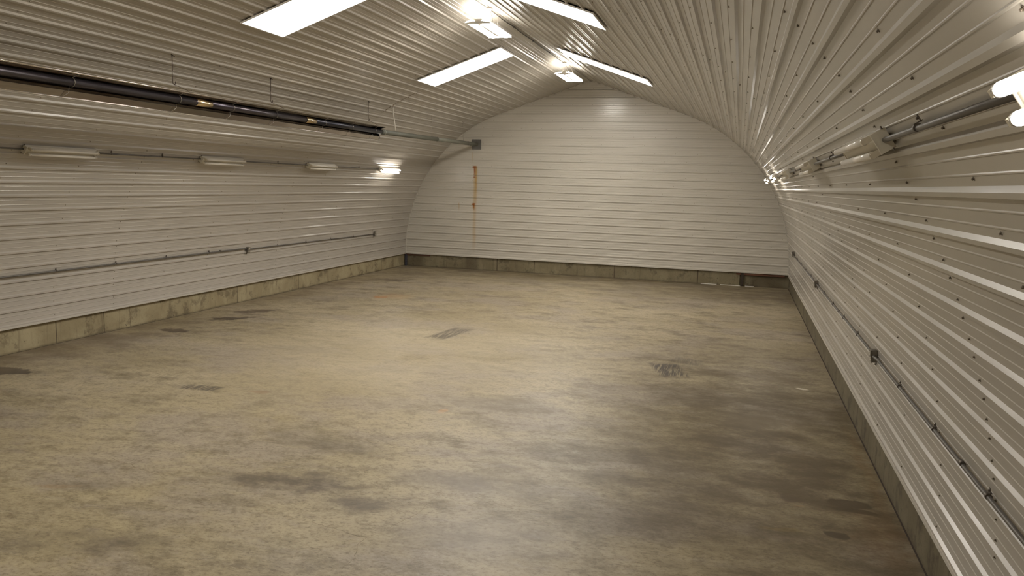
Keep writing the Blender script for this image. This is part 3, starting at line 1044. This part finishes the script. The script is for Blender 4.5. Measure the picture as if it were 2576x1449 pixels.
SL_ = [y for y, d in frames_for(-1)]
SR_ = [y for y, d in frames_for(1)]
R_C = 0.0125
gl, gr = 'conduit between the strip lights on the left wall', 'conduit between the strip lights on the right wall'
conduit(-1, TL, 5.9, 8.265, 0.045, R_C, 'grey conduit at the left picture edge feeding the first unlit strip light', gl, [7.6])
conduit(-1, TL, 9.50, 11.865, 0.045, R_C, 'grey conduit between the first and middle unlit left strip lights', gl, [9.8, 10.9])
conduit(-1, TL, 13.10, 15.445, 0.045, R_C, 'grey conduit between the middle and last unlit left strip lights', gl, [14.3])
conduit(-1, TL, 16.69, 19.045, 0.045, R_C, 'grey conduit joining the last unlit and the glowing left strip light', gl, [17.9])
conduit(1, TR, 2.16, 4.125, 0.045, 0.0135, 'dark grey conduit on the right wall from the picture edge to the large unlit light', gr, [3.40])
conduit(1, TR, 5.36, 7.745, 0.045, R_C, 'grey conduit on the right wall behind the large unlit strip light', gr, [6.4])
conduit(1, TR, 8.98, 11.545, 0.045, R_C, 'grey conduit on the right wall running to the small unlit light', gr, [10.2])
conduit(1, TR, 12.78, 15.345, 0.045, R_C, 'grey conduit on the right wall before the two glowing lights', gr, [14.0])
conduit(1, TR, 16.58, 19.095, 0.045, R_C, 'short-looking conduit between the two glowing right strip lights', gr, [17.8])

TLo_L, TLo_R = 0.760, 0.752
conduit(-1, 0.766, 4.5, 14.17, 0.034, 0.014, 'grey conduit low on the left wall, from the picture edge to the near outlet box', 'low conduit on the left wall', SL_[3:], (0, 0.030), (13.3,))
conduit(-1, 0.735, 14.27, 20.19, 0.034, 0.0125, 'grey conduit low on the left wall between the two outlet boxes', 'low conduit on the left wall', SL_, (0.030, 0))
conduit(1, 0.745, 1.2, 8.04, 0.034, 0.0135, 'grey conduit low on the right wall, nearest the camera', 'low conduit on the right wall', SR_, (0, 0.045), (4.95,))
conduit(1, 0.745, 8.14, 14.02, 0.034, 0.0125, 'grey conduit low on the right wall between the large box and the next one', 'low conduit on the right wall', SR_, (0.03, 0), (10.9,))
conduit(1, 0.755, 14.11, 19.93, 0.034, 0.0125, 'grey conduit low on the right wall running to the farthest box', 'low conduit on the right wall', SR_, (0, 0))


# ------------------------------------------------------------------ outlet boxes
def outlet_box(side, y, t, label, receptacle=True):
    root = empty('outlet_box', arch_frame(t, y, side, 0.004), label, 'outlet', 'outlet boxes on the conduit')
    MB().box((0, 0, 0.030), (0.125, 0.078, 0.056), bev=0.008).build('box', M['box'], root)
    MB().box((0, 0, 0.061), (0.130, 0.084, 0.006), bev=0.0025).build('cover', M['box'], root)
    if receptacle:
        for s in (-1, 1):
            f = MB()
            f.tube([(s * 0.027, 0, 0.063), (s * 0.027, 0, 0.068)], 0.019, 14)
            r = f.build('socket_face', M['socket_face'], root)
            for dy in (-0.006, 0.006):
                MB().box((s * 0.027 + 0.003, dy, 0.0683), (0.009, 0.0025, 0.001)).build('slot', M['slot'], r)
    MB().tube([(0, -0.060, 0.032), (0, -0.036, 0.032)], 0.019, 12).build('connector', M['strap'], root)
    MB().tube([(0, 0.036, 0.032), (0, 0.058, 0.032)], 0.019, 12).build('connector', M['strap'], root)
    tb = MB()
    sg = -side
    tb.box((sg * 0.078, -0.018, 0.020), (0.034, 0.020, 0.005))
    tb.tube([(sg * 0.082, -0.018, 0.020), (sg * 0.082, -0.018, 0.032)], 0.007, 6)
    tb.build('mounting_ear', M['strap'], root)
    return root


outlet_box(-1, 14.22, 0.728, 'small grey outlet box in the middle of the left wall conduit')
outlet_box(-1, 20.24, 0.752, 'small grey outlet box at the far end of the left wall conduit')
outlet_box(1, 8.09, 0.742, 'grey outlet box on the right wall, largest in the picture')
outlet_box(1, 14.06, 0.748, 'grey outlet box on the right wall, middle of its three')
outlet_box(1, 19.98, 0.790, 'tiny outlet box on the right wall closest to the far wall')


# ------------------------------------------------------------------ tube heater
HX, HZ = -3.52, 3.765
heater = empty('tube_heater', (HX, 8.0, HZ), 'long dark radiant tube heater with a polished reflector hung along the left ceiling', 'heater')


def off_y(y):
    return y - 8.0


ov = Vector((0.87, 0, -0.49)).normalized()     # where the trough opens
lv = Vector((0.49, 0, 0.87)).normalized()      # across the mouth, lower lip to upper lip


def trough(u, v):
    p = lv * u - ov * v
    return (p.x, p.z)


prof = [(-0.176, -0.060), (-0.168, -0.050), (-0.092, -0.030), (-0.080, 0.030), (-0.050, 0.068), (0.0, 0.080), (0.060, 0.070), (0.105, 0.025), (0.142, -0.050), (0.150, -0.052), (0.160, -0.060)]
out = [trough(u, v) for u, v in prof] + [trough(u, v + 0.003) for u, v in reversed(prof)]
segs = [(1.0, 4.3), (4.27, 7.62), (7.58, 10.95), (10.91, 14.25), (14.2, 16.10)]
for i, (a, b) in enumerate(segs):
    k = 0.0 if i % 2 == 0 else 0.0015
    o2 = [(x * (1 + k * 2), z * (1 + k * 2)) for x, z in out]
    MB().prism(o2, off_y(a), off_y(b)).build('reflector', M['reflector'], heater)
bx_, bz_ = trough(0.158, -0.056)
MB().tube([(bx_, off_y(1.0), bz_), (bx_, off_y(16.08), bz_)], 0.0065, 10).build('rolled_lip', M['lip'], heater)
bx_, bz_ = trough(-0.176, -0.058)
MB().tube([(bx_, off_y(1.0), bz_), (bx_, off_y(16.0), bz_)], 0.004, 8).build('rolled_lip', M['lip'], heater)
TCX, TCZ = trough(0.012, -0.004)
MB().tube([(TCX, off_y(1.0), TCZ), (TCX, off_y(9.86), TCZ)], 0.052, 20).build('heat_tube', M['tube_heater'], heater)
MB().tube([(TCX, off_y(9.80), TCZ), (TCX, off_y(12.95), TCZ)], 0.0515, 20).build('heat_tube', M['tube_heater'], heater)
MB().tube([(TCX, off_y(12.90), TCZ), (TCX, off_y(16.07), TCZ)], 0.0515, 20).build('heat_tube', M['tube_black'], heater)
for y in (4.4, 10.06, 13.10):
    MB().tube([(TCX, off_y(y - 0.17), TCZ), (TCX, off_y(y - 0.165), TCZ), (TCX, off_y(y + 0.165), TCZ), (TCX, off_y(y + 0.17), TCZ)], [0.052, 0.0555, 0.0555, 0.052], 20).build('coupling', M['coupling'], heater)
for y in (4.8, 7.66, 9.52, 10.75, 11.95, 13.6, 14.7, 15.75):
    h = MB()
    pts = []
    for k in range(9):
        an = PI * 1.12 * k / 8 - 0.2
        p = Vector((TCX, 0, TCZ)) + (lv * math.cos(an) + ov * math.sin(an)) * 0.058
        pts.append((p.x, off_y(y), p.z))
    a = trough(-0.165, -0.058)
    h.tube([(trough(0.135, -0.03)[0], off_y(y + 0.05), trough(0.135, -0.03)[1])] + pts + [(trough(-0.10, -0.07)[0], off_y(y - 0.05), trough(-0.10, -0.07)[1]), (a[0], off_y(y - 0.12), a[1] - 0.012)], 0.0038, 6)
    h.build('tube_bracket', M['wire'], heater)
e = MB()
e.prism([trough(u, v) for u, v in [(-0.15, -0.05), (-0.092, -0.03), (-0.08, 0.03), (-0.05, 0.068), (0.0, 0.080), (0.06, 0.07), (0.105, 0.025), (0.142, -0.05), (0.09, 0.01), (0.0, 0.055), (-0.065, 0.02)]], off_y(16.08), off_y(16.10))
e.build('end_cap', M['tube_black'], heater)

TH_T = 4.81
for i, y in ((0, 2.3), (1, 4.65), (3, 9.47), (4, 11.89), (5, 15.56)):
    xx, zz = arch(TH_T, -1, 0.0)
    lab = {2: 'rusty hanger rod of the heater left of the picture', 3: 'rusty hanger rod holding the heater, nearest the left edge of the picture',
           4: 'rusty hanger rod holding the heater, middle of the three', 5: 'rusty hanger rod holding the far end of the heater'}.get(i, 'rusty hanger rod of the heater outside the picture')
    root = empty('hanger_rod', (xx, y, zz), lab, 'hanger', 'hanger rods of the tube heater')
    b = MB()
    b.box((0, 0, -0.014), (0.10, 0.022, 0.006), rot=Matrix.Rotation(0.6, 4, 'Y'))
    b.tube([(0, 0, -0.01), (0, 0, -0.04)], 0.008, 6)
    b.build('ceiling_plate', M['rod'], root)
    dz = 3.985 - zz
    r = MB()
    r.tube([(0, 0, -0.01), (0.0, 0, dz + 0.02), (0.002, 0.010, dz - 0.002), (0.004, 0.028, dz - 0.010), (0.004, 0.046, dz + 0.002), (0.004, 0.050, dz + 0.04)], 0.0052, 8)
    r.build('rod', M['rod'], root)
    MB().tube([(0, 0, dz * 0.58), (0, 0, dz * 0.74)], 0.0085, 8).build('turnbuckle', M['wire'], root)
    tp = trough(0.150, -0.052)
    wx, wz = HX + tp[0] - xx, HZ + tp[1] - zz
    ww = MB()
    ww.tube([(0.004, 0.02, dz - 0.006), (wx - 0.01, 0.14, wz + 0.035), (wx, 0.16, wz + 0.012)], 0.003, 6)
    ww.build('wire_sling', M['rod'], root)

# ------------------------------------------------------------------ vent pipe
PX0, PZ0, PX1, PZ1 = HX + TCX, HZ + TCZ, -3.462, 3.852
vent = empty('vent_pipe', (PX1, YB, PZ1), 'grey-green vent pipe running from the heater end to the far wall', 'pipe')


def vp(y):
    f = (y - 16.0) / (YB - 16.0)
    return (PX0 + (PX1 - PX0) * f - PX1, y - YB, PZ0 + (PZ1 - PZ0) * f - PZ1)


MB().tube([vp(16.12), vp(19.45)], 0.056, 20).build('pipe_length', M['vent'], vent)
MB().tube([vp(19.40), vp(21.85)], 0.0535, 20).build('pipe_length', M['vent_light'], vent)
MB().tube([vp(21.80), vp(22.60)], 0.056, 20).build('pipe_length', M['vent'], vent)
for y in (16.25, 19.42, 21.82):
    MB().tube([vp(y - 0.02), vp(y - 0.018), vp(y + 0.018), vp(y + 0.02)], [0.057, 0.060, 0.060, 0.057], 20).build('joint_band', M['box'] if y > 21 else M['vent_light'], vent)
mb = MB()
mb.tube([(0, -0.045, 0), (0, -0.030, 0), (0, -0.010, 0)], [0.0565, 0.060, 0.066], 20)
mb.build('flange', M['collar'], vent)
MB().box((0, -0.028, 0), (0.30, 0.006, 0.30), bev=0.002).build('wall_plate', M['plate'], vent)

for y, tt_, mt, r, lab in ((16.85, 4.79, 'hose', 0.012, 'white hose hanging from the ceiling to the vent pipe beside the heater'),
                           (19.07, 4.86, 'wire', 0.0035, 'thin wire hanger holding the middle of the vent pipe'),
                           (21.40, 4.88, 'wire', 0.0035, 'thin wire hanger holding the vent pipe near the far wall')):
    xx, zz = arch(tt_, -1, 0.0)
    p = vp(y)
    bx, bz = p[0] + PX1 - xx, p[2] + PZ1 - zz
    mb = MB()
    if mt == 'hose':
        mb.tube([(0, 0, -0.004), (0.0, 0.0, -0.03), (0.008, 0.015, bz * 0.3), (bx * 0.5 + 0.012, 0.015, bz * 0.65), (bx, 0.0, bz + 0.075)], r * 0.8, 10)
    else:
        mb.tube([(0, 0, -0.004), (bx, 0, bz + 0.068)], r, 6)
        mb.box((0, 0, -0.012), (0.07, 0.016, 0.005), rot=Matrix.Rotation(0.6, 4, 'Y'))
        mb.box((bx, 0, bz + 0.064), (0.030, 0.020, 0.006))
    o = mb.build('pipe_hose' if mt == 'hose' else 'pipe_hanger', M[mt], None, Matrix.Translation((xx, y, zz)))
    tag(o, lab, 'hose' if mt == 'hose' else 'hanger', None if mt == 'hose' else 'wire hangers of the vent pipe')
